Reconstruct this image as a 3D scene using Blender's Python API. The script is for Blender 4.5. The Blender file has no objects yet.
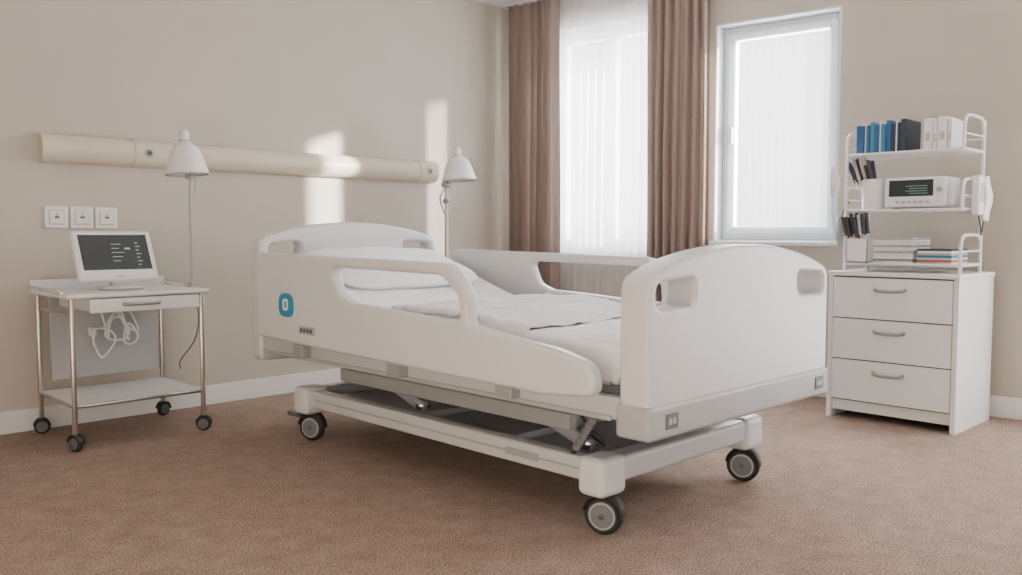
import bpy, bmesh, math, random
from mathutils import Vector, Matrix, noise
random.seed(4)
S=bpy.context.scene
COL=S.collection

# ---------------------------------------------------------------- materials
def mat(name,col,rough=0.5,metal=0.0,noise_amt=0.0,noise_scale=20,bump=0.0,bump_scale=200,spec=None,coat=0):
    m=bpy.data.materials.new(name); m.use_nodes=True
    nt=m.node_tree; b=nt.nodes['Principled BSDF']
    b.inputs['Base Color'].default_value=(*col,1); b.inputs['Roughness'].default_value=rough
    b.inputs['Metallic'].default_value=metal
    if spec is not None: b.inputs['Specular IOR Level'].default_value=spec
    if coat: b.inputs['Coat Weight'].default_value=coat
    tc=nt.nodes.new('ShaderNodeTexCoord')
    n=nt.nodes.new('ShaderNodeTexNoise'); n.inputs['Scale'].default_value=noise_scale; n.inputs['Detail'].default_value=4
    nt.links.new(tc.outputs['Object'],n.inputs['Vector'])
    r=nt.nodes.new('ShaderNodeValToRGB')
    a=max(noise_amt,0.01)
    r.color_ramp.elements[0].position=.3; r.color_ramp.elements[1].position=.7
    r.color_ramp.elements[0].color=(*[c*(1-a) for c in col],1)
    r.color_ramp.elements[1].color=(*[min(1,c*(1+a)) for c in col],1)
    nt.links.new(n.outputs['Fac'],r.inputs['Fac']); nt.links.new(r.outputs['Color'],b.inputs['Base Color'])
    if bump:
        n2=nt.nodes.new('ShaderNodeTexNoise'); n2.inputs['Scale'].default_value=bump_scale; n2.inputs['Detail'].default_value=3
        nt.links.new(tc.outputs['Object'],n2.inputs['Vector'])
        bp=nt.nodes.new('ShaderNodeBump'); bp.inputs['Strength'].default_value=bump; bp.inputs['Distance'].default_value=0.01
        nt.links.new(n2.outputs['Fac'],bp.inputs['Height']); nt.links.new(bp.outputs['Normal'],b.inputs['Normal'])
    return m

M_wall=mat('wall_paint',(.535,.49,.43),.85,noise_amt=.02,noise_scale=3,bump=.05,bump_scale=300)
M_ceil=mat('ceiling_paint',(.88,.87,.86),.9)
M_trim=mat('trim_white',(.80,.79,.78),.5)
M_frame=mat('window_pvc',(.72,.77,.82),.35)
M_bed=mat('bed_plastic',(.665,.67,.675),.34)
M_bed2=mat('bed_plastic_grey',(.40,.41,.42),.42)
M_fr=mat('bed_frame_paint',(.36,.365,.375),.35,metal=.15)
M_frl=mat('bed_frame_light',(.54,.545,.55),.35)
M_fr2=mat('bed_frame_dark',(.12,.12,.13),.45)
M_sheet=mat('cotton_sheet',(.91,.925,.95),.9,noise_amt=.02,bump=.15,bump_scale=30)
M_blanket=mat('blanket_cotton',(.80,.81,.83),.95,noise_amt=.03,bump=.3,bump_scale=60)
M_matt=mat('mattress_cover',(.50,.51,.53),.8)
M_steel=mat('steel',(.58,.54,.49),.28,metal=1)
M_pull=mat('pull_metal',(.38,.37,.35),.35,metal=1)
M_chrome=mat('chrome',(.75,.75,.76),.2,metal=1)
M_rub=mat('rubber_dark',(.025,.025,.027),.6)
M_hub=mat('caster_hub',(.17,.17,.18),.4)
M_white=mat('white_plastic',(.79,.795,.80),.35)
M_white2=mat('white_lacquer',(.79,.79,.785),.4)
M_gap=mat('drawer_gap',(.10,.09,.08),.8)
M_grey=mat('grey_panel',(.42,.42,.43),.5)
M_black=mat('black_plastic',(.03,.032,.035),.25)
M_screen=mat('screen_glass',(.022,.034,.04),.15,coat=.5)
M_blue=mat('badge_blue',(.015,.26,.44),.4)
M_bkblue=mat('binder_blue',(.02,.11,.26),.5)
M_bknavy=mat('binder_navy',(.02,.035,.07),.5)
M_teal=mat('binder_teal',(.04,.21,.36),.5)
M_paper=mat('paper',(.82,.81,.79),.8)
M_red=mat('book_red',(.45,.14,.12),.6)
M_beige=mat('trunking_beige',(.66,.60,.485),.4)
M_text=mat('screen_readout',(.35,.6,.56),.5)
M_tool=mat('tool_dark',(.06,.055,.05),.5)

def cloth(name,col,trans,transp=0.0):
    m=bpy.data.materials.new(name); m.use_nodes=True; nt=m.node_tree
    for n in list(nt.nodes): nt.nodes.remove(n)
    o=nt.nodes.new('ShaderNodeOutputMaterial')
    d=nt.nodes.new('ShaderNodeBsdfDiffuse'); t=nt.nodes.new('ShaderNodeBsdfTranslucent')
    tc=nt.nodes.new('ShaderNodeTexCoord'); n=nt.nodes.new('ShaderNodeTexNoise'); n.inputs['Scale'].default_value=90
    nt.links.new(tc.outputs['Object'],n.inputs['Vector'])
    r=nt.nodes.new('ShaderNodeValToRGB')
    r.color_ramp.elements[0].color=(*[c*.92 for c in col],1); r.color_ramp.elements[1].color=(*[min(1,c*1.06) for c in col],1)
    nt.links.new(n.outputs['Fac'],r.inputs['Fac'])
    for s in (d,t): nt.links.new(r.outputs['Color'],s.inputs['Color'])
    mx=nt.nodes.new('ShaderNodeMixShader'); mx.inputs[0].default_value=trans
    nt.links.new(d.outputs[0],mx.inputs[1]); nt.links.new(t.outputs[0],mx.inputs[2])
    last=mx
    if transp>0:
        tp=nt.nodes.new('ShaderNodeBsdfTransparent'); m2=nt.nodes.new('ShaderNodeMixShader'); m2.inputs[0].default_value=transp
        nt.links.new(mx.outputs[0],m2.inputs[1]); nt.links.new(tp.outputs[0],m2.inputs[2]); last=m2
    nt.links.new(last.outputs[0],o.inputs[0])
    return m
M_drape=cloth('drape_cloth',(.36,.285,.255),.06)
M_sheer=cloth('sheer_voile',(.93,.93,.94),.6,.35)
M_sheer_block=cloth('sun_block_voile',(.93,.93,.94),.6,.0)  # dense cloth for the unseen added curtain, keeps direct sun out
M_glass=cloth('window_glass',(.95,.97,1.0),.5,.95)

def carpet():
    m=bpy.data.materials.new('carpet'); m.use_nodes=True; nt=m.node_tree; b=nt.nodes['Principled BSDF']
    b.inputs['Roughness'].default_value=.98; b.inputs['Specular IOR Level'].default_value=.1
    tc=nt.nodes.new('ShaderNodeTexCoord')
    n=nt.nodes.new('ShaderNodeTexNoise'); n.inputs['Scale'].default_value=140; n.inputs['Detail'].default_value=3; n.inputs['Roughness'].default_value=.75
    nt.links.new(tc.outputs['Object'],n.inputs['Vector'])
    r=nt.nodes.new('ShaderNodeValToRGB')
    r.color_ramp.elements[0].position=.34; r.color_ramp.elements[1].position=.66
    r.color_ramp.elements[0].color=(.125,.084,.066,1); r.color_ramp.elements[1].color=(.56,.425,.355,1)
    nt.links.new(n.outputs['Fac'],r.inputs['Fac'])
    n3=nt.nodes.new('ShaderNodeTexNoise'); n3.inputs['Scale'].default_value=9; n3.inputs['Detail'].default_value=7; n3.inputs['Roughness'].default_value=.75
    nt.links.new(tc.outputs['Object'],n3.inputs['Vector'])
    r3=nt.nodes.new('ShaderNodeValToRGB'); r3.color_ramp.elements[0].position=.35; r3.color_ramp.elements[1].position=.65
    r3.color_ramp.elements[0].color=(.80,.80,.80,1); r3.color_ramp.elements[1].color=(1.1,1.1,1.1,1)
    nt.links.new(n3.outputs['Fac'],r3.inputs['Fac'])
    mx=nt.nodes.new('ShaderNodeMix'); mx.data_type='RGBA'; mx.blend_type='MULTIPLY'; mx.inputs[0].default_value=1
    nt.links.new(r.outputs['Color'],mx.inputs[6]); nt.links.new(r3.outputs['Color'],mx.inputs[7])
    nt.links.new(mx.outputs[2],b.inputs['Base Color'])
    bp=nt.nodes.new('ShaderNodeBump'); bp.inputs['Strength'].default_value=.35; bp.inputs['Distance'].default_value=.008
    nt.links.new(n.outputs['Fac'],bp.inputs['Height']); nt.links.new(bp.outputs['Normal'],b.inputs['Normal'])
    return m
M_carpet=carpet()

# ---------------------------------------------------------------- helpers
def root(name,loc=(0,0,0)):
    e=bpy.data.objects.new(name,None); e.location=loc; e.empty_display_size=.1; COL.objects.link(e); return e
def add(name,me,m,parent=None,smooth=False,mtx=None):
    if mtx is not None: me.transform(mtx)
    o=bpy.data.objects.new(name,me); COL.objects.link(o)
    if m: me.materials.append(m)
    if smooth:
        for p in me.polygons: p.use_smooth=True
    if parent:
        o.parent=parent; o.matrix_parent_inverse=Matrix.Translation(parent.location).inverted()
    return o
def wn(o):
    md=o.modifiers.new('wn','WEIGHTED_NORMAL'); md.keep_sharp=False
def box(name,lo,hi,m,parent=None,bev=0.0,seg=2,mtx=None):
    bm=bmesh.new(); bmesh.ops.create_cube(bm,size=1)
    for v in bm.verts:
        v.co=Vector([lo[i]+(v.co[i]+.5)*(hi[i]-lo[i]) for i in range(3)])
    if bev>0: bmesh.ops.bevel(bm,geom=bm.edges[:],offset=bev,segments=seg,profile=.5,affect='EDGES')
    me=bpy.data.meshes.new(name); bm.to_mesh(me); bm.free()
    o=add(name,me,m,parent,smooth=bev>0,mtx=mtx)
    if bev>0: wn(o)
    return o
def multibox(name,boxes,m,parent=None,mtx=None,bev=0):
    bm=bmesh.new()
    for lo,hi in boxes:
        r=bmesh.ops.create_cube(bm,size=1)
        for v in r['verts']: v.co=Vector([lo[i]+(v.co[i]+.5)*(hi[i]-lo[i]) for i in range(3)])
    if bev: bmesh.ops.bevel(bm,geom=bm.edges[:],offset=bev,segments=2,affect='EDGES')
    me=bpy.data.meshes.new(name); bm.to_mesh(me); bm.free()
    return add(name,me,m,parent,mtx=mtx)
def cyl(name,p0,p1,r,m,parent=None,r2=None,seg=24,bev=0,mtx=None,caps=True):
    p0=Vector(p0);p1=Vector(p1); d=p1-p0
    bm=bmesh.new(); bmesh.ops.create_cone(bm,cap_ends=caps,segments=seg,radius1=r,radius2=r if r2 is None else r2,depth=d.length)
    if bev:
        bmesh.ops.bevel(bm,geom=[e for e in bm.edges if any(len(f.verts)>4 for f in e.link_faces)],offset=bev,segments=3,affect='EDGES')
    q=Vector((0,0,1)).rotation_difference(d.normalized()).to_matrix().to_4x4()
    bm.transform(Matrix.Translation((p0+p1)/2)@q)
    me=bpy.data.meshes.new(name); bm.to_mesh(me); bm.free()
    o=add(name,me,m,parent,smooth=True,mtx=mtx)
    wn(o); return o
def tube(name,pts,r,m,parent=None,cyclic=False,smooth=True,mtx=None,res=3):
    cu=bpy.data.curves.new(name,'CURVE'); cu.dimensions='3D'; cu.bevel_depth=r; cu.bevel_resolution=res; cu.use_fill_caps=True
    P=[Vector(p) for p in pts]
    if smooth:
        Q=[];n=len(P)
        rng=range(n if cyclic else n-1)
        for i in rng:
            p0=P[(i-1)%n] if (cyclic or i>0) else P[i]; p1=P[i]; p2=P[(i+1)%n]; p3=P[(i+2)%n] if (cyclic or i<n-2) else P[(i+1)%n]
            for k in range(8):
                t=k/8
                Q.append(.5*((2*p1)+(p2-p0)*t+(2*p0-5*p1+4*p2-p3)*t*t+(3*p1-p0-3*p2+p3)*t**3))
        if not cyclic: Q.append(P[-1])
        P=Q
    sp=cu.splines.new('POLY'); sp.points.add(len(P)-1); sp.use_cyclic_u=cyclic
    for i,p in enumerate(P): sp.points[i].co=(*p,1)
    t=bpy.data.objects.new('tmp',cu); COL.objects.link(t)
    bpy.context.view_layer.update()
    me=bpy.data.meshes.new_from_object(t.evaluated_get(bpy.context.evaluated_depsgraph_get()))
    bpy.data.objects.remove(t); me.name=name
    me.materials.clear()
    return add(name,me,m,parent,smooth=True,mtx=mtx)
def roundpoly(pts,default=.03,n=7):
    out=[];N=len(pts)
    for i in range(N):
        p=Vector(pts[i][:2]); a=Vector(pts[i-1][:2]); b=Vector(pts[(i+1)%N][:2])
        r=pts[i][2] if len(pts[i])>2 else default
        if r<=0: out.append(p); continue
        da=(a-p);db=(b-p); ang=da.angle(db)
        L=min(r/math.tan(ang/2),da.length*.48,db.length*.48)
        s=p+da.normalized()*L; e=p+db.normalized()*L
        for k in range(n+1):
            t=k/n; out.append(s*(1-t)**2+p*2*t*(1-t)+e*t*t)
    return out
def area2(L): return sum(L[i-1][0]*L[i][1]-L[i][0]*L[i-1][1] for i in range(len(L)))
def plate(name,loops,thick,bev,m,mtx,parent=None):
    """extruded outline; first loop is the outer contour (ccw), the others are holes (cw)"""
    cu=bpy.data.curves.new(name,'CURVE'); cu.dimensions='2D'; cu.fill_mode='BOTH'
    cu.extrude=thick/2-bev; cu.bevel_depth=bev; cu.bevel_resolution=4; cu.offset=-bev
    for li,L in enumerate(loops):
        L=list(L)
        if (area2(L)>0)!=(li==0): L=L[::-1]
        sp=cu.splines.new('POLY'); sp.points.add(len(L)-1); sp.use_cyclic_u=True
        for i,p in enumerate(L): sp.points[i].co=(p[0],p[1],0,1)
    t=bpy.data.objects.new('tmp',cu); COL.objects.link(t); bpy.context.view_layer.update()
    me=bpy.data.meshes.new_from_object(t.evaluated_get(bpy.context.evaluated_depsgraph_get()))
    bpy.data.objects.remove(t); me.materials.clear(); me.name=name
    bm=bmesh.new(); bm.from_mesh(me); bmesh.ops.remove_doubles(bm,verts=bm.verts[:],dist=.0002)
    bmesh.ops.recalc_face_normals(bm,faces=bm.faces[:]); bm.to_mesh(me); bm.free()
    o=add(name,me,m,parent,smooth=True,mtx=mtx)
    wn(o); return o
def loft(name,rings,m,parent=None,cap=True,closed=True,smooth=True,mtx=None,solid=0,sub=0):
    bm=bmesh.new(); R=[[bm.verts.new(p) for p in r] for r in rings]
    n=len(rings[0])
    for a,b in zip(R[:-1],R[1:]):
        for j in range(n if closed else n-1):
            k=(j+1)%n; bm.faces.new((a[j],a[k],b[k],b[j]))
    if cap and closed: bm.faces.new(R[0][::-1]); bm.faces.new(R[-1])
    bmesh.ops.recalc_face_normals(bm,faces=bm.faces[:])
    me=bpy.data.meshes.new(name); bm.to_mesh(me); bm.free()
    o=add(name,me,m,parent,smooth=smooth,mtx=mtx)
    if solid: md=o.modifiers.new('s','SOLIDIFY'); md.thickness=solid; md.offset=0
    if sub: md=o.modifiers.new('u','SUBSURF'); md.levels=sub; md.render_levels=sub
    return o
def lathe(name,prof,axis_p,m,parent=None,tilt=None,seg=32,solid=0):
    rings=[]
    T=Matrix.Translation(axis_p)@(tilt if tilt else Matrix())
    for r,z in prof:
        rings.append([T@Vector((r*math.cos(a),r*math.sin(a),z)) for a in [2*math.pi*i/seg for i in range(seg)]])
    return loft(name,rings,m,parent,cap=False,solid=solid)

MX_YZ=lambda x:Matrix(((0,0,1,x),(1,0,0,0),(0,1,0,0),(0,0,0,1)))
MX_XZ=lambda y:Matrix(((1,0,0,0),(0,0,-1,y),(0,1,0,0),(0,0,0,1)))

# ---------------------------------------------------------------- room
YA=5.27; XC=5.13; H=2.98
cs,sn=.9901,.1403
WB=Matrix(((sn,cs,0,XC),(-cs,sn,0,YA),(0,0,1,0),(0,0,0,1)))
box('floor',(-1.2,-4.2,-.1),(7.2,YA+.3,0),M_carpet)
box('ceiling',(-1.2,-4.2,H),(7.2,YA+.3,H+.1),M_ceil)
box('wall_back',(-1.2,YA,0),(XC+.4,YA+.25,H),M_wall)
box('wall_left',(-1.2,-1.0,0),(-.95,YA,H),M_wall)
W1=(.42,1.46,.95,2.74); W2=(1.87,2.745,1.04,2.58); W3_added=(4.3,5.8,.06,2.6); T=.26; E=9.4  # last opening is out of view, added to brighten the floor at right
multibox('wall_right',[((0,0,0),(W1[0],T,H)),((W1[0],0,0),(W1[1],T,W1[2])),((W1[0],0,W1[3]),(W1[1],T,H)),
  ((W1[1],0,0),(W2[0],T,H)),((W2[0],0,0),(W2[1],T,W2[2])),((W2[0],0,W2[3]),(W2[1],T,H)),((W2[1],0,0),(W3_added[0],T,H)),
  ((W3_added[0],0,W3_added[3]),(W3_added[1],T,H)),((W3_added[0],0,0),(W3_added[1],T,W3_added[2])),((W3_added[1],0,0),(E,T,H))],M_wall,mtx=WB)
box('baseboard_back',(-.95,YA-.018,0),(XC-.02,YA,.125),M_trim,bev=.004)
box('baseboard_right',(.0,-.018,0),(W3_added[0],0,.125),M_trim,bev=.004,mtx=WB)
def window(idx,W,mull=None):
    r=root('window_%d'%idx,WB@Vector(((W[0]+W[1])/2,.12,W[2])))
    s0,s1,z0,z1=W; e=.012
    multibox('reveal_lining',[((s0,0.0,z0),(s0+e,T,z1)),((s1-e,0.0,z0),(s1,T,z1)),((s0,0.0,z1-e),(s1,T,z1)),((s0,0.0,z0),(s1,T,z0+e))],M_frame,r,mtx=WB)
    f=.055;a,b=.12,.19
    def frame(nm,s0,s1,z0,z1,f,a,b):
        for k,(lo,hi) in enumerate([((s0,a,z0),(s0+f,b,z1)),((s1-f,a,z0),(s1,b,z1)),((s0+f,a,z1-f),(s1-f,b,z1)),((s0+f,a,z0),(s1-f,b,z0+f))]):
            box('%s_%d'%(nm,k+1),lo,hi,M_frame,r,bev=.006,mtx=WB)
    frame('outer_frame',s0+e,s1-e,z0+e,z1-e,f,a,b)
    if mull:
        frame('sash_a',s0+e+f*.8,mull,z0+e+f*.8,z1-e-f*.8,.05,a-.02,b-.02)
        frame('sash_b',mull,s1-e-f*.8,z0+e+f*.8,z1-e-f*.8,.05,a-.02,b-.02)
    else:
        frame('sash',s0+e+f*.75,s1-e-f*.75,z0+e+f*.75,z1-e-f*.75,.055,a-.02,b-.02)
        box('handle',(s0+.075,a-.05,(z0+z1)/2-.07),(s0+.10,a-.02,(z0+z1)/2+.05),M_frame,r,bev=.006,mtx=WB)
    box('glass_pane',(s0+.06,.15,z0+.06),(s1-.06,.153,z1-.06),M_glass,r,mtx=WB)
    if idx<3: box('sill',(s0-.03,-.035,z0-.028),(s1+.01,.12,z0+.004),M_frame,r,bev=.006,mtx=WB)
window(1,W1,.94); window(2,W2); window(3,W3_added,5.05)  # last window is unseen, added with its area light to brighten the carpet

def drape(name,s0,s1,n0,z0,z1,amp,waves,m,flare=0.0,seed=0):
    rnd=random.Random(seed); ph=[rnd.uniform(0,6) for _ in range(4)]
    N=waves*14; rings=[]
    for zi in range(24):
        z=z0+(z1-z0)*zi/23; t=zi/23
        row=[]
        for i in range(N+1):
            u=i/N; q=u*waves*2*math.pi+.5*math.sin(u*9+ph[0])
            a=amp*(.75+.25*math.sin(u*13+ph[1]))*(1-.25*t)
            d=a*math.sin(q)+.25*a*math.sin(2*q+ph[2]+.6*math.sin(3*(1-t)))
            c=(s0+s1)/2; w=(s1-s0)*(1+flare*(1-t))
            s=c+(u-.5)*w+.012*math.sin(q*1+ph[3])+.006*math.sin(5*t+u*6)
            row.append((s,n0-d,z))
        rings.append(row)
    return loft(name,rings,m,closed=False,mtx=WB)
drape('curtain',.115,.60,-.13,.012,2.955,.048,7,M_drape,seed=1)
drape('curtain',1.40,1.895,-.13,.012,2.955,.048,7,M_drape,seed=5)
drape('sheer_curtain',.50,1.50,-.055,.02,2.955,.018,15,M_sheer,seed=3)
drape('sheer_curtain',4.22,5.9,-.06,.02,2.955,.018,22,M_sheer_block,seed=8)  # unseen curtain added over the extra opening to block direct sun
ct=root('curtain_track',WB@Vector((1,-.1,H-.02)))
box('track_rail',(.05,-.15,H-.022),(1.98,-.035,H),M_frame,ct,bev=.004,mtx=WB)
ct=root('curtain_track',WB@Vector((5,-.1,H-.02)))
box('track_rail',(4.15,-.10,H-.022),(5.95,-.035,H),M_frame,ct,bev=.004,mtx=WB)  # unseen track that carries the added sun-blocking curtain
drape('window_voile',W2[0]+.07,W2[1]-.07,.085,W2[2]+.02,W2[3]-.02,.006,13,cloth('voile_thin',(.95,.95,.96),.7,.87),seed=9)

# ---------------------------------------------------------------- wall trunking
tr=root('wall_trunking',(2.9,YA,1.5))
def trunk(nm,x0,x1,m,g=0):
    P=[(0,1.495-g)]+[(-.018-(.070+g)*math.cos(a),1.575+(.080+g)*math.sin(a)) for a in [math.radians(-90+180*i/14) for i in range(15)]]+[(0,1.655+g)]
    o=loft(nm,[[(x,YA+p[0],p[1]) for p in P] for x in (x0,x1)],m,tr,smooth=True)
    md=o.modifiers.new('e','EDGE_SPLIT'); md.split_angle=math.radians(35)
trunk('body_a',1.485,1.985,M_beige); trunk('socket_box',1.985,2.135,M_beige,.005); trunk('body_b',2.135,4.12,M_beige); trunk('end_box',4.12,4.29,M_beige,.005)
for x in (2.06,4.2):
    cyl('outlet',(x,YA-.08,1.575),(x,YA-.099,1.575),.026,M_grey,tr); cyl('outlet_core',(x,YA-.09,1.575),(x,YA-.102,1.575),.014,M_fr2,tr)
for i,x in enumerate((1.565,1.70,1.835)):
    w=root('wall_switch',(x,YA,1.19))
    box('plate',(x-.062,YA-.012,1.128),(x+.062,YA,1.252),M_white,w,bev=.005)
    box('recess_rim',(x-.040,YA-.015,1.150),(x+.040,YA-.010,1.230),M_grey,w,bev=.002)
    box('rocker',(x-.037,YA-.018,1.153),(x+.037,YA-.010,1.227),M_white,w,bev=.003)
    box('marking',(x-.012,YA-.0195,1.185),(x+.012,YA-.017,1.197),M_fr2,w)
    box('indicator',(x-.004,YA-.0195,1.203),(x+.004,YA-.017,1.211),M_fr2,w)

# ---------------------------------------------------------------- caster
def caster(nm,x,y,r,w,top,parent,ang=0,hub=M_hub):
    c,s=math.cos(ang),math.sin(ang)
    ax=Vector((c,s,0)); ctr=Vector((x,y,r))
    cyl(nm+'_tyre',ctr-ax*w/2,ctr+ax*w/2,r,M_rub,parent,bev=min(.012,r*.2),seg=36)
    cyl(nm+'_hub',ctr-ax*(w/2+.004),ctr+ax*(w/2+.004),r*.72,M_grey if r>.05 else hub,parent,bev=.003,seg=30)
    cyl(nm+'_ring',ctr-ax*(w/2+.006),ctr+ax*(w/2+.006),r*.62,hub if r>.05 else M_fr2,parent,bev=.002,seg=30)
    cyl(nm+'_axle',ctr-ax*(w/2+.009),ctr+ax*(w/2+.009),r*.15,M_fr2,parent)
    pr=Vector((-s,c,0)); rings=[]
    for k in range(11):
        a=math.radians(10+k*17); rr=r*1.12
        p=ctr+pr*math.cos(a)*rr*.9+Vector((0,0,math.sin(a)*rr))
        rings.append([p-ax*(w/2+.004),p+ax*(w/2+.004)])
    loft(nm+'_hood',rings,M_rub,parent,closed=False,solid=.006)
    cyl(nm+'_stem',(x,y,r*2.1),(x,y,top),.014 if r>.05 else .009,M_chrome,parent)

# ---------------------------------------------------------------- hospital bed
B=root('hospital_bed',(2.9,3.0,0))
X0,X1=2.28,3.52
def endboard(nm,y,thick,zb,ze,zm,hole,bev,a,b,er=.11):
    n=16
    top=[]
    for i in range(n+1):
        t=i/n; x=b-.10-(b-a-.20)*t
        top.append((x,ze+(zm-ze)*math.sin(math.pi*t)**.8,0))
    pts=[(a,zb,.04),(b,zb,.04),(b,ze-.035,er)]+top+[(a,ze-.035,er)]
    loops=[roundpoly(pts)]
    m0,w,h0,h1=hole
    loops.append(roundpoly([(a+m0,h0,.05),(a+m0+w,h0,.04),(a+m0+w,h1+.015,.03),(a+m0,h1,.04)]))
    loops.append(roundpoly([(b-m0-w,h0,.04),(b-m0,h0,.05),(b-m0,h1,.04),(b-m0-w,h1+.015,.03)]))
    return plate(nm,loops,thick,bev,M_bed,MX_XZ(y),B)
XF=3.565
endboard('footboard',1.745,.125,.50,.985,1.058,(.045,.225,.845,.932),.018,X0,XF,.13)
endboard('headboard',4.33,.10,.40,1.10,1.165,(.060,.20,.985,1.04),.022,X0,X1)
box('footboard_band',(X0-.005,1.672,.405),(XF+.005,1.82,.525),M_bed2,B,bev=.018,seg=4)
for x in (X0+.12,XF-.09):
    box('band_label',(x-.035,1.668,.438),(x+.035,1.674,.492),M_fr2,B,bev=.002)
    for k in (-.02,.003): box('band_label_mark',(x+k,1.667,.455),(x+k+.016,1.670,.476),M_grey,B)
# upper frame
for x in (X0+.02,X1-.08):
    box('frame_side',(x,1.80,.455),(x+.06,4.30,.535),M_frl,B,bev=.010)
box('frame_side_strip',(X0+.012,1.85,.452),(X0+.024,4.28,.470),M_bed2,B,bev=.003)
for y in (1.86,2.5,3.2,4.22): box('frame_cross',(X0+.06,y,.465),(X1-.06,y+.06,.525),M_fr,B,bev=.006)
box('frame_underpan',(X0+.07,1.84,.475),(X1-.07,4.25,.50),M_fr,B,bev=.006)
box('mattress_deck',(X0+.06,1.84,.535),(X1-.06,3.40,.562),M_fr2,B,bev=.006)
for i in range(6):
    y=1.9+i*.25
    box('deck_slat',(X0+.07,y,.562),(X1-.07,y+.17,.575),M_grey,B,bev=.004)
bm_m=Matrix.Translation((0,3.42,.55))@Matrix.Rotation(math.radians(17),4,'X')
box('backrest_deck',(X0+.07,0,0),(X1-.07,.86,.025),M_fr2,B,bev=.006,mtx=bm_m)
for x in (2.6,3.2): box('backrest_strut',(x,3.95,.50),(x+.04,3.99,.70),M_fr2,B,bev=.005)
for y in (1.80,4.24):
    for x in (X0+.12,X1-.16): box('end_mount',(x,y,.47),(x+.05,y+.05,.66),M_fr2,B,bev=.006)

def siderail(nm,xc):
    outer=[(4.17,.555,.05),(4.17,1.000,.06),(2.60,.980,.14),(2.495,.86,.10),(2.490,.745,.03),(2.25,.715,.2),(2.03,.692,.2),(1.865,.655,.09),(1.845,.545,.06),(2.1,.522,.2),(3.0,.535,.0)]
    hole=[(3.465,.940,.05),(2.66,.932,.10),(2.548,.85,.06),(2.540,.752,.025),(2.75,.756,.1),(3.05,.772,.1),(3.30,.782,.1),(3.40,.815,.08)]
    plate(nm,[roundpoly(outer),roundpoly(hole)],.062,.0185,M_bed,MX_YZ(xc),B)
siderail('side_rail_near',2.232); siderail('side_rail_far',3.568)
for x in (X0-.03,X1-.03):
    for y in (2.3,3.0,3.8): box('rail_bracket',(x,y,.47),(x+.06,y+.09,.60),M_fr,B,bev=.006)
plate('rail_badge',[roundpoly([(3.86-.070,.680,.05),(3.86+.070,.680,.05),(3.86+.070,.80,.06),(3.86-.070,.80,.06)])],.008,.002,M_blue,MX_YZ(2.199),B)
plate('rail_badge_ring',[roundpoly([(3.86-.024,.712,.02),(3.86+.024,.712,.02),(3.86+.024,.772,.02),(3.86-.024,.772,.02)]),roundpoly([(3.86-.012,.725,.01),(3.86+.012,.725,.01),(3.86+.012,.76,.01),(3.86-.012,.76,.01)])],.004,.0005,M_paper,MX_YZ(2.194),B)
box('rail_label',(2.196,3.60,.605),(2.202,3.74,.645),M_grey,B,bev=.002)
for k in range(4): box('rail_label_mark',(2.1945,3.615+k*.03,.615),(2.197,3.635+k*.03,.635),M_fr2,B)
# chassis
for x in (2.37,3.31):
    box('chassis_beam',(x,2.0,.185),(x+.07,3.93,.275),M_frl,B,bev=.012)
    box('chassis_beam_groove',(x-.001,2.06,.226),(x+.071,3.88,.234),M_fr,B)
box('chassis_cover',(2.43,2.01,.20),(3.32,3.92,.235),M_fr,B,bev=.01)
for y in (2.5,3.1): box('chassis_cross',(2.43,y,.225),(3.32,y+.07,.265),M_fr,B,bev=.008)
for y in (1.92,3.91):
    box('chassis_end',(2.33,y,.19),(3.42,y+.10,.285),M_fr if y>3 else M_frl,B,bev=.018,seg=3)
    for x in (2.32,3.30): box('caster_housing',(x,y-.012,.15),(x+.15,y+.112,.295),M_bed,B,bev=.028,seg=4)
box('chassis_label',(2.3665,2.27,.215),(2.371,2.45,.245),M_fr,B)
for nm,x,y,a in (('caster_fl',2.40,1.965,.35),('caster_fr',3.37,1.965,.30),('caster_hl',2.40,3.96,.45),('caster_hr',3.37,3.96,.2)):
    caster(nm,x,y,.072,.045,.2,B,a)
for x in (2.47,3.27): box('lift_beam',(x,2.2,.33),(x+.055,3.8,.40),M_fr,B,bev=.008)
for y in (2.25,3.70): box('lift_cross',(2.485,y,.337),(3.31,y+.055,.395),M_fr,B,bev=.006)
def arm(p,q,w,m):
    p=Vector(p);q=Vector(q);d=q-p;L=d.length
    mm=Matrix.Translation((p+q)/2)@Vector((0,1,0)).rotation_difference(d.normalized()).to_matrix().to_4x4()
    box('lift_arm',(-w/2,-L/2,-.028),(w/2,L/2,.028),m,B,bev=.008,mtx=mm)
for x in (2.56,3.2):
    arm((x,2.15,.26),(x,2.8,.48),.035,M_fr); arm((x,3.2,.26),(x,3.85,.48),.035,M_fr)
    for y,z in ((2.17,.27),(2.78,.47),(3.22,.27),(3.83,.47)): cyl('pivot_pin',(x-.03,y,z),(x+.03,y,z),.018,M_chrome,B)
cyl('lift_actuator',(2.9,2.35,.32),(2.9,3.1,.42),.035,M_fr,B,bev=.005); cyl('lift_rod',(2.9,3.1,.42),(2.9,3.5,.48),.016,M_chrome,B)
box('motor_box',(2.75,2.60,.38),(3.0,2.85,.47),M_fr2,B,bev=.015)
tube('power_cable',[(2.42,2.12,.46),(2.40,2.04,.38),(2.44,2.0,.33),(2.5,2.05,.30),(2.6,2.2,.29)],.007,M_rub,B)
for k in range(6): cyl('spring_coil',(2.37,2.00+.015*k,.42-.022*k),(2.39,2.005+.015*k,.415-.022*k),.016,M_fr2,B)
cyl('spring_core',(2.38,2.0,.45),(2.38,2.10,.28),.009,M_rub,B)
for x in (2.36,3.38): box('push_pedal',(x-.02,4.02,.12),(x+.05,4.12,.145),M_fr2,B,bev=.008)

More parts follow.
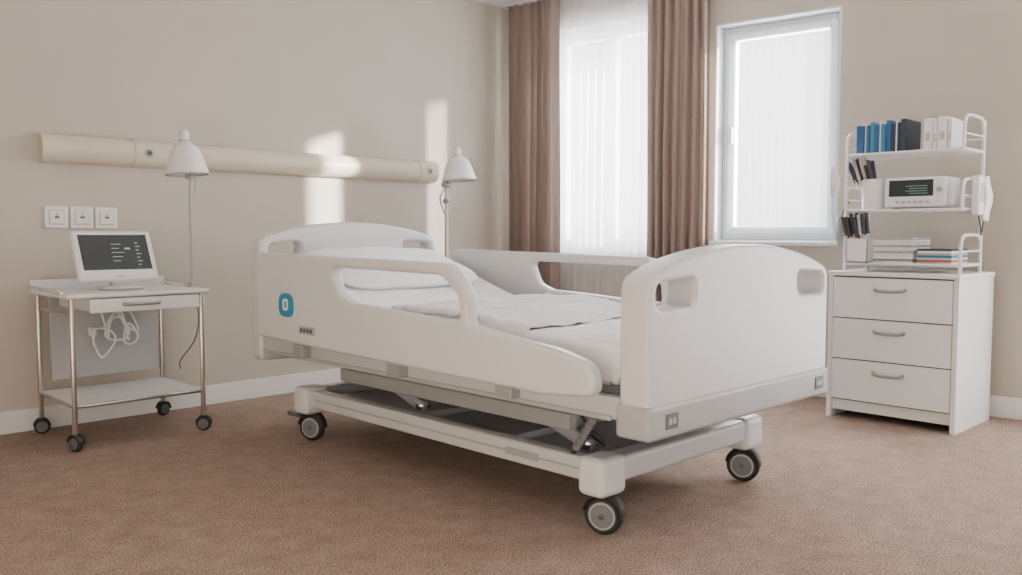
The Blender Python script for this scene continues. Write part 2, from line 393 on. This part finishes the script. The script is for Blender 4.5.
def topz(y):
    y1,y2=3.28,3.55; z0=.715
    if y<y1: return z0+(.010*(y-1.86))
    s=math.tan(math.radians(17.5))
    if y<y2:
        t=(y-y1)/(y2-y1); return z0+.014+s*(y2-y1)*.5*t*t
    return z0+.014+s*(y2-y1)*.5+s*(y-y2)
def ring(y,xa,xb,zt,th,r=.04,n=5,top_noise=0):
    P=[]
    cs_=[(xb-r,zt-r,0),(xa+r,zt-r,90),(xa+r,zt-th+r,180),(xb-r,zt-th+r,270)]
    for i,(cx,cz,a0) in enumerate(cs_):
        for k in range(n+1):
            a=math.radians(a0+90*k/n); P.append((cx+r*math.cos(a),y,cz+r*math.sin(a)))
        if i in(0,2):
            nx=cs_[(i+1)%4][0]
            for k in range(1,24):
                x=cx+(nx-cx)*k/24; z=zt if i==0 else zt-th
                if i==0: z+=top_noise*(noise.noise(Vector((x*3,y*2.2,1.7)))+.5*noise.noise(Vector((x*7,y*6,4))))
                P.append((x,y,z))
    return P
rings=[]
ys=[1.845,1.85,1.865,1.885]+[1.9+i*.03 for i in range(78)]
for y in ys:
    e=.035*max(0,1-(y-1.845)/.04)
    if y>4.2: continue
    rings.append(ring(y,X0+.075+e,X1-.075-e,topz(y)-e,.155-1.2*e,r=.03,top_noise=.009))
loft('mattress',rings,M_sheet,B)
box('mattress_base',(X0+.085,1.855,.565),(X1-.085,3.38,.60),M_matt,B,bev=.015)
T_=Matrix.Translation((2.90,3.90,topz(3.90)+.028))@Matrix.Rotation(math.radians(17.5),4,'X')
def pil(u,v):
    a,b=.47,.29
    def se(c,p): return math.copysign(abs(c)**p,c)
    th=u*2*math.pi; ph=-math.pi/2+v*math.pi
    x=a*se(math.cos(ph),.45)*se(math.cos(th),.4); y=b*se(math.cos(ph),.45)*se(math.sin(th),.4)
    z=.062*se(math.sin(ph),1.0)
    z*=.55+.45*math.sqrt(max(0,(1-(x/a)**2)*(1-(y/b)**2)))
    z+=.010*noise.noise(Vector((x*6,y*6,0)))+.005*noise.noise(Vector((x*16,y*12,3)))
    return T_@Vector((x,y,z))
loft('pillow',[[pil(i/64,j/36) for i in range(64)] for j in range(1,36)],M_sheet,B)
def blk(u,v,lift,x0,x1,y0,y1,seed,wr=.012,skew=.10):
    x=x0+(x1-x0)*u; y=y0+(y1-y0)*v
    y+=.05*noise.noise(Vector((x*2.0,seed,0)))*(1 if v>.5 else .8)+skew*(u-.5)*(1-v)
    z=topz(y)+lift
    w=noise.noise(Vector((x*4+.8*y,y*9,seed)))+.5*noise.noise(Vector((x*9,y*16+x*5,seed+3)))
    rd=1-abs(noise.noise(Vector((x*3.1+y*2.5,y*5-x*2,seed+9))))*2
    z+=wr*(w+.8)+wr*.9*max(0,rd)**3
    ed=min(v,1-v); z-=(lift*.8+wr*.5)*max(0,1-ed/.05)
    de=min(x-(X0+.075),(X1-.075)-x)
    if de<.03: z-=((.03-de)/.05)**2*.12
    return (x,y,z)
def blanket(nm,lift,x0,x1,y0,y1,seed,wr,skew=.10):
    loft(nm,[[blk(i/110,j/90,lift,x0,x1,y0,y1,seed,wr,skew) for i in range(111)] for j in range(91)],M_blanket,B,closed=False,solid=.006)
blanket('blanket',.014,X0+.065,X1-.055,2.36,3.32,2.0,.011)
blanket('blanket_fold',.028,X0+.085,X1-.065,2.66,3.22,7.0,.012,.20)

# ---------------------------------------------------------------- instrument cart
C=root('instrument_cart',(1.75,4.86,0))
cx0,cx1,cy0,cy1=1.42,2.09,4.59,5.14
for x in (cx0,cx1):
    for y in (cy0,cy1): cyl('leg',(x,y,.085),(x,y,.775),.0135,M_steel,C)
for i,(x,y) in enumerate(((cx0,cy0),(cx1,cy0),(cx0,cy1),(cx1,cy1))): caster('cart_caster_%d'%(i+1),x,y,.040,.032,.11,C,.4+i*.5)
box('top_tray',(cx0-.035,cy0-.035,.772),(cx1+.035,cy1+.03,.795),M_white,C,bev=.010,seg=3)
tube('top_lip',[(cx0-.03,cy0+.05,.80),(cx0-.03,cy1+.025,.81),(cx1+.03,cy1+.025,.81),(cx1+.03,cy0+.30,.80)],.008,M_white,C,smooth=False)
box('back_lip',(cx0-.03,cy1+.012,.79),(cx1+.03,cy1+.028,.845),M_white,C,bev=.005)
box('lower_shelf',(cx0-.005,cy0-.005,.215),(cx1+.005,cy1+.005,.235),M_white,C,bev=.006)
tube('shelf_edge',[(cx0,cy0,.225),(cx1,cy0,.225),(cx1,cy1,.225),(cx0,cy1,.225)],.010,M_steel,C,cyclic=True,smooth=False)
box('drawer',(cx0+.09,cy0-.012,.70),(cx1-.03,cy1-.05,.768),M_white,C,bev=.006)
box('drawer_front',(cx0+.08,cy0-.030,.695),(cx1-.02,cy0-.012,.766),M_white,C,bev=.006)
tube('drawer_pull',[(1.66,cy0-.03,.735),(1.69,cy0-.052,.733),(1.82,cy0-.052,.733),(1.85,cy0-.03,.735)],.008,M_pull,C)
box('back_panel',(cx0+.05,cy1-.03,.29),(cx1-.03,cy1-.012,.74),M_grey,C,bev=.005)
tube('side_bar_a',[(cx0,cy0,.69),(cx0,cy1,.69)],.007,M_steel,C,smooth=False)
tube('side_bar_b',[(cx1,cy0,.69),(cx1,cy1,.69)],.007,M_steel,C,smooth=False)
def coil(nm,x,z,s,seed):
    rnd=random.Random(seed); pts=[(x,cy1-.06,.69)]
    for k in range(9):
        a=k*1.25; pts.append((x+s*math.cos(a)+rnd.uniform(-.02,.02),cy1-.07-.006*k,z+1.5*s*math.sin(a)+rnd.uniform(-.02,.02)))
    tube(nm,pts,.006,M_white,C)
coil('tubing_a',1.72,.50,.055,1); coil('tubing_b',1.87,.52,.04,2); coil('tubing_c',1.80,.56,.05,5)
box('tubing_clip',(1.66,cy1-.07,.52),(1.70,cy1-.03,.57),M_white,C,bev=.008)
Mo=root('medical_monitor',(1.74,4.82,.795))
mm=Matrix.Translation((1.735,4.80,.840))@Matrix.Rotation(math.radians(-27),4,'X')
def mo(nm,lo,hi,m,b): return box(nm,lo,hi,m,Mo,bev=b,seg=3,mtx=mm)
mo('bezel',(-.210,-.022,0),(.210,.022,.300),M_white,.018)
mo('screen',(-.180,-.0245,.060),(.180,-.021,.270),M_screen,.001)
for i in range(5): mo('readout_line',(-.02+.0,-.0252,.11+i*.025),(.02+.014*(i%3),-.0245,.113+i*.025),M_text,0)
for i in range(7): mo('readout_side',(.11,-.0252,.085+i*.022),(.125+.01*(i%2),-.0245,.089+i*.022),M_text,0)
mo('readout_num',(.05,-.0252,.18),(.08,-.0245,.190),M_text,0); mo('status_key',(-.02,-.0245,.018),(.03,-.021,.024),M_grey,.001)
mo('rear_shell',(-.15,.02,.04),(.15,.06,.23),M_white,.018)
cyl('stand_foot',(1.75,4.83,.7955),(1.75,4.83,.815),.12,M_white,Mo,bev=.008,seg=40)
box('stand_neck',(1.70,4.82,.81),(1.79,4.87,.90),M_white,Mo,bev=.015)

# ---------------------------------------------------------------- lamps
def shade(nm,p,ax,R,L,parent):
    q=Vector((0,0,-1)).rotation_difference(Vector(ax).normalized()).to_matrix().to_4x4()
    k=L/.24; r=R/.105
    prof=[(.003,.002),(.014,0),(.024,-.010),(.027,-.03),(.027,-.062),(.034,-.072),(.050*r,-.085*k),(.068*r,-.108*k),(.082*r,-.14*k),(.092*r,-.175*k),(.100*r,-.208*k),(.105*r,-.222*k),(.107*r,-.24*k)]
    lathe(nm,prof,p,M_white,parent,tilt=q,solid=.003)
    T=Matrix.Translation(p)@q
    tube('shade_rim',[T@Vector((.107*r*math.cos(a),.107*r*math.sin(a),-.24*k)) for a in [2*math.pi*i/32 for i in range(32)]],.004,M_grey,parent,cyclic=True,smooth=False)
    tube('shade_collar',[T@Vector((.029*math.cos(a),.029*math.sin(a),-.062)) for a in [2*math.pi*i/24 for i in range(24)]],.004,M_grey,parent,cyclic=True,smooth=False)
    b=Vector(p)+Vector(ax).normalized()*(L*.62)
    bm=bmesh.new(); bmesh.ops.create_uvsphere(bm,u_segments=20,v_segments=12,radius=.03); bm.transform(Matrix.Translation(b))
    me=bpy.data.meshes.new('bulb'); bm.to_mesh(me); bm.free(); add('bulb',me,M_paper,parent,smooth=True)
L1=C
box('lamp_clamp',(2.105,4.74,.745),(2.145,4.79,.825),M_grey,L1,bev=.006)
tube('lamp_pole',[(2.125,4.765,.80),(2.12,4.765,1.1),(2.12,4.765,1.30),(2.128,4.77,1.40),(2.128,4.775,1.455),(2.11,4.77,1.52)],.008,M_grey,L1)
cyl('lamp_knuckle',(2.105,4.775,1.42),(2.155,4.775,1.42),.016,M_grey,L1)
tube('lamp_spring_arm',[(2.14,4.765,1.30),(2.15,4.765,1.38),(2.135,4.77,1.46)],.004,M_grey,L1)
shade('lamp_shade',(2.090,4.765,1.680),(.05,-.05,-1),.112,.25,L1)
tube('lamp_cord',[(2.135,4.78,.76),(2.17,4.80,.62),(2.155,4.83,.48),(2.10,4.90,.36),(2.13,4.97,.30)],.004,M_fr2,L1)
L2=root('floor_lamp',(4.16,4.95,0))
cyl('base',(4.16,4.95,0),(4.16,4.95,.025),.13,M_white,L2,bev=.008,seg=40)
tube('pole',[(4.16,4.95,.02),(4.16,4.95,.6),(4.165,4.95,1.20),(4.17,4.95,1.45),(4.20,4.93,1.53),(4.25,4.92,1.60)],.009,M_grey,L2)
tube('elbow_arm',[(4.17,4.95,1.22),(4.11,4.95,1.36),(4.18,4.94,1.46)],.007,M_grey,L2)
cyl('knuckle',(4.13,4.94,1.46),(4.20,4.94,1.46),.022,M_grey,L2)
cyl('knuckle_lower',(4.14,4.94,1.34),(4.19,4.94,1.34),.018,M_grey,L2)
shade('shade',(4.25,4.92,1.745),(.05,-.05,-1),.125,.25,L2)

# ---------------------------------------------------------------- chest of drawers
D=root('chest_of_drawers',(5.23,1.98,0))
dx0,dx1,dy0,dy1,dz=4.95,5.53,1.605,2.335,.875
box('side_near',(dx0,dy0,0),(dx1,dy0+.028,dz-.02),M_white2,D,bev=.003)
box('side_far',(dx0,dy1-.028,0),(dx1,dy1,dz-.02),M_white2,D,bev=.003)
box('top',(dx0-.008,dy0-.006,dz-.025),(dx1,dy1+.006,dz),M_white2,D,bev=.004)
box('back',(dx1-.02,dy0+.02,.06),(dx1-.005,dy1-.02,dz-.02),M_white2,D)
box('carcass',(dx0+.016,dy0+.027,.11),(dx1-.02,dy1-.027,dz-.025),M_gap,D)
box('plinth',(dx0+.03,dy0+.028,.045),(dx0+.05,dy1-.028,.12),M_white2,D)
hz=(dz-.03-.115)/3
for i in range(3):
    z0=.115+i*hz
    box('drawer_%d'%(i+1),(dx0-.004,dy0+.031,z0+.003),(dx0+.018,dy1-.031,z0+hz-.004),M_white2,D,bev=.003)
    zc=z0+hz*.70; yc=(dy0+dy1)/2
    tube('pull_%d'%(i+1),[(dx0-.004,yc-.085,zc+.008),(dx0-.026,yc-.07,zc),(dx0-.03,yc,zc-.004),(dx0-.026,yc+.07,zc),(dx0-.004,yc+.085,zc+.008)],.009,M_pull,D)

# ---------------------------------------------------------------- storage rack with its contents
R=root('wire_storage_rack',(5.22,1.95,dz))
rx0,rx1,ry0,ry1=5.06,5.38,1.64,2.290
lev=[.925,1.235,1.565]
def RT(nm,pts,r=.006,**k): return tube(nm,pts,r,M_white,R,**k)
for z in lev:
    box('shelf_tray',(rx0,ry0,z-.014),(rx1,ry1,z),M_white,R,bev=.004)
    RT('shelf_rim',[(rx0,ry0,z-.003),(rx1,ry0,z-.003),(rx1,ry1,z-.003),(rx0,ry1,z-.003)],.009,cyclic=True,smooth=False)
for y in (ry0,ry1):
    RT('rear_post',[(rx1,y,dz),(rx1,y,1.74 if y==ry0 else 1.68)],.010,smooth=False)
    RT('front_foot',[(rx0,y,dz),(rx0,y,.925)],.010,smooth=False)
def hoop(y,z,h):
    RT('end_hoop',[(rx0,y,z-.01),(rx0,y,z+h*.6),(rx0+.03,y,z+h*.93),(rx0+.09,y,z+h),(rx1-.09,y,z+h),(rx1-.03,y,z+h*.95),(rx1,y,z+h*.7)],.009)
    RT('end_bar',[(rx0,y,z+h*.45),(rx1,y,z+h*.45)],.005,smooth=False)
hoop(ry0,lev[2],.185); hoop(ry0,lev[1],.165); hoop(ry0,lev[0],.165)
hoop(ry1,lev[2],.13); hoop(ry1,lev[1],.14); hoop(ry1,lev[0],.14)
for z in lev: RT('back_bar',[(rx1,ry0,z+.07),(rx1,ry1,z+.07)],.005,smooth=False)
RT('front_post_far',[(rx0,ry1,.925),(rx0,ry1,1.60)],.009,smooth=False)
BK=root('binder_row',(5.2,2.1,lev[2]))
y=2.255; cols=[M_bkblue,M_bkblue,M_paper,M_bkblue,M_teal,M_bkblue,M_paper,M_teal,M_bkblue,M_bknavy,M_paper,M_bknavy,M_bknavy]
z=lev[2]+.0005
for i,m in enumerate(cols):
    w=random.choice((.020,.026,.028)) if m!=M_paper else .009; h=random.uniform(.165,.195)
    box('binder_%d'%(i+1),(rx0+.03+random.uniform(0,.015),y-w,z),(rx1-.06,y,z+h),m,BK,bev=.003)
    y-=w+.0015
BK2=root('document_folders',(5.2,1.78,lev[2]))
y=1.865
for i,(w,h) in enumerate(((.045,.18),(.02,.165),(.05,.185),(.022,.17))):
    box('folder_%d'%(i+1),(rx0+.03+.004*i,y-w,z),(rx1-.06,y,z+h),(M_paper,M_white,M_paper,M_white)[i],BK2,bev=.003)
    box('folder_spine_label_%d'%(i+1),(rx0+.0285+.004*i,y-w*.75,z+h*.3),(rx0+.035+.004*i,y-w*.25,z+h*.55),M_grey,BK2); y-=w+.003
DV=root('patient_monitor',(5.2,1.88,lev[1])); z=lev[1]+.0005
box('body',(rx0+.02,1.735,z+.012),(rx1-.05,2.075,z+.185),M_white,DV,bev=.018,seg=3)
box('display',(rx0+.0165,1.80,z+.075),(rx0+.022,2.045,z+.168),M_screen,DV,bev=.002)
for i in range(4): box('trace_line',(rx0+.0155,1.83,z+.090+i*.014),(rx0+.0175,1.93+.02*(i%2),z+.092+i*.014),M_text,DV)
for i in range(6): box('key',(rx0+.0155,1.82+i*.033,z+.035),(rx0+.0215,1.842+i*.033,z+.05),M_grey,DV,bev=.002)
cyl('knob',(rx0+.022,1.765,z+.11),(rx0+.005,1.765,z+.11),.014,M_grey,DV,bev=.002)
for yy in (1.77,2.02): box('foot',(rx0+.05,yy-.015,z),(rx1-.08,yy+.015,z+.014),M_rub,DV)
lathe('canister_body',[(.0,z),(.062,z),(.066,z+.01),(.068,z+.18),(.062,z+.185),(.059,z+.03),(0,z+.028)],(5.15,2.160,0),M_white,R)
def tools(par,seed,y0,y1,x0,x1,zb,zt,n,lean,gr=.011):
    rnd=random.Random(seed)
    for k in range(n):
        a=x0+(x1-x0)*rnd.random(); b=y0+(y1-y0)*k/(n-1); h=rnd.uniform(-.03,.03)
        mtl=rnd.choice((M_tool,M_tool,M_bknavy,M_grey,M_tool))
        p=Vector((a,b,zb)); top=Vector((a-.03+rnd.uniform(-.02,.01),b+lean*(.4+.8*k/(n-1))+rnd.uniform(-.01,.01),zt+h))
        cyl('tool_%d'%(k+1),p,top,.004,M_steel,par,seg=10)
        cyl('tool_grip_%d'%(k+1),top,top*.55+p*.45,gr,mtl,par,seg=12,bev=.002)
tools(R,3,2.125,2.20,5.12,5.18,z+.03,1.525,18,.09)
def holder(z0,seed,y0,y1,x0,x1,hb):
    multibox('tool_bin',[((x0,y0,z0),(x1,y1,z0+.006)),((x0,y0,z0),(x0+.004,y1,z0+hb)),((x1-.004,y0,z0),(x1,y1,z0+hb)),((x0,y0,z0),(x1,y0+.004,z0+hb)),((x0,y1-.004,z0),(x1,y1,z0+hb))],M_white,R)
    tools(R,seed,y0+.015,y1-.015,x0+.02,x1-.02,z0+.02,z0+hb+.13,18,.04)
holder(.927,2,2.145,2.272,5.035,5.14,.14)
def pouch(nm,x,y,z0,z1,par,seed,m=M_white):
    rings=[]
    for j in range(13):
        t=j/12; z=z0+(z1-z0)*t; w=.035+.018*math.sin(math.pi*(1-t)*.9); th=.012+.012*math.sin(math.pi*(1-t))
        rings.append([(x+w*math.cos(a)+.004*math.sin(7*t+seed),y+th*math.sin(a)+.004*math.sin(9*t),z) for a in [2*math.pi*i/20 for i in range(20)]])
    loft(nm,rings,m,par)
pouch('hanging_pouch',5.03,2.350,1.32,1.50,R,1); pouch('hanging_bag',5.12,2.345,1.03,1.20,R,2,M_grey)
tube('bag_strap',[(5.12,2.345,1.20),(5.12,2.32,1.26),(5.12,2.29,1.30)],.004,M_tool,R)
tube('pouch_hook',[(5.03,2.350,1.50),(5.045,2.32,1.53),(5.06,2.29,1.50)],.004,M_steel,R)
tube('hanging_cable',[(5.06,2.29,1.45),(5.03,2.35,1.36),(5.05,2.37,1.22),(5.05,2.34,1.10),(5.06,2.295,1.02)],.003,M_grey,R)
box('handset_body',(5.16,1.585,1.20),(5.25,1.628,1.42),M_white,R,bev=.012,seg=3)
box('handset_pad',(5.175,1.5835,1.27),(5.235,1.587,1.38),M_grey,R,bev=.001)
tube('handset_cord',[(5.20,1.60,1.21),(5.21,1.59,1.13),(5.26,1.60,1.09),(5.32,1.61,1.18),(5.375,1.63,1.235)],.004,M_tool,R)
pouch('hanging_glove',5.33,1.60,1.17,1.42,R,4)
z=lev[0]+.0005
for i in range(11):
    t=random.choice((.009,.012,.018)); a=random.uniform(-.014,.014)
    box('stacked_folder_%d'%(i+1),(rx0+.015+a,1.900+a*.5,z),(rx1-.04+a,2.125+a*.7,z+t),(M_paper,M_grey,M_white)[i%3],R,bev=.002); z+=t+.0012
z=lev[0]+.0005
for i,m in enumerate((M_paper,M_red,M_paper,M_teal,M_grey,M_paper,M_bknavy)):
    t=.010+.003*(i%2); a=random.uniform(-.008,.008)
    box('stacked_book_%d'%(i+1),(rx0+.012+a,1.69,z),(rx1-.05+a,1.875+a,z+t),m,R,bev=.001); z+=t+.001

# ---------------------------------------------------------------- light
w=bpy.data.worlds.new('World'); S.world=w; w.use_nodes=True
bg=w.node_tree.nodes['Background']; bg.inputs[0].default_value=(1.0,1.0,1.0,1); bg.inputs[1].default_value=.92
sun=bpy.data.lights.new('sun','SUN'); sun.energy=36; sun.angle=math.radians(1.6); sun.color=(1,.93,.83)
so=bpy.data.objects.new('sun',sun); COL.objects.link(so)
so.rotation_euler=Vector((-.70,.73,-.215)).to_track_quat('-Z','Y').to_euler(); so.location=(9,-2,5)
def area(nm,s,z,ws,hs,e):
    l=bpy.data.lights.new(nm,'AREA'); l.shape='RECTANGLE'; l.size=ws; l.size_y=hs; l.energy=e; l.color=(.99,.995,1.0)
    o=bpy.data.objects.new(nm,l); COL.objects.link(o)
    o.location=WB@Vector((s,.45,z)); o.rotation_euler=Vector((-cs,-sn,-.12)).to_track_quat('-Z','Y').to_euler()
area('daylight_a',.94,1.85,1.4,2.2,180); area('daylight_b',2.32,1.9,1.3,1.9,180); area('added_fill_c',5.05,1.4,1.8,2.8,380)  # last area light is added fill at the unseen window, for the right floor

# ---------------------------------------------------------------- camera
cam=bpy.data.cameras.new('camera'); cam.lens=858/1022*36; cam.sensor_width=36; cam.clip_start=.05
co=bpy.data.objects.new('camera',cam); COL.objects.link(co); co.location=(0,0,1.1)
co.rotation_euler=(math.radians(90-3.62),0,math.radians(45.6-90))
S.camera=co
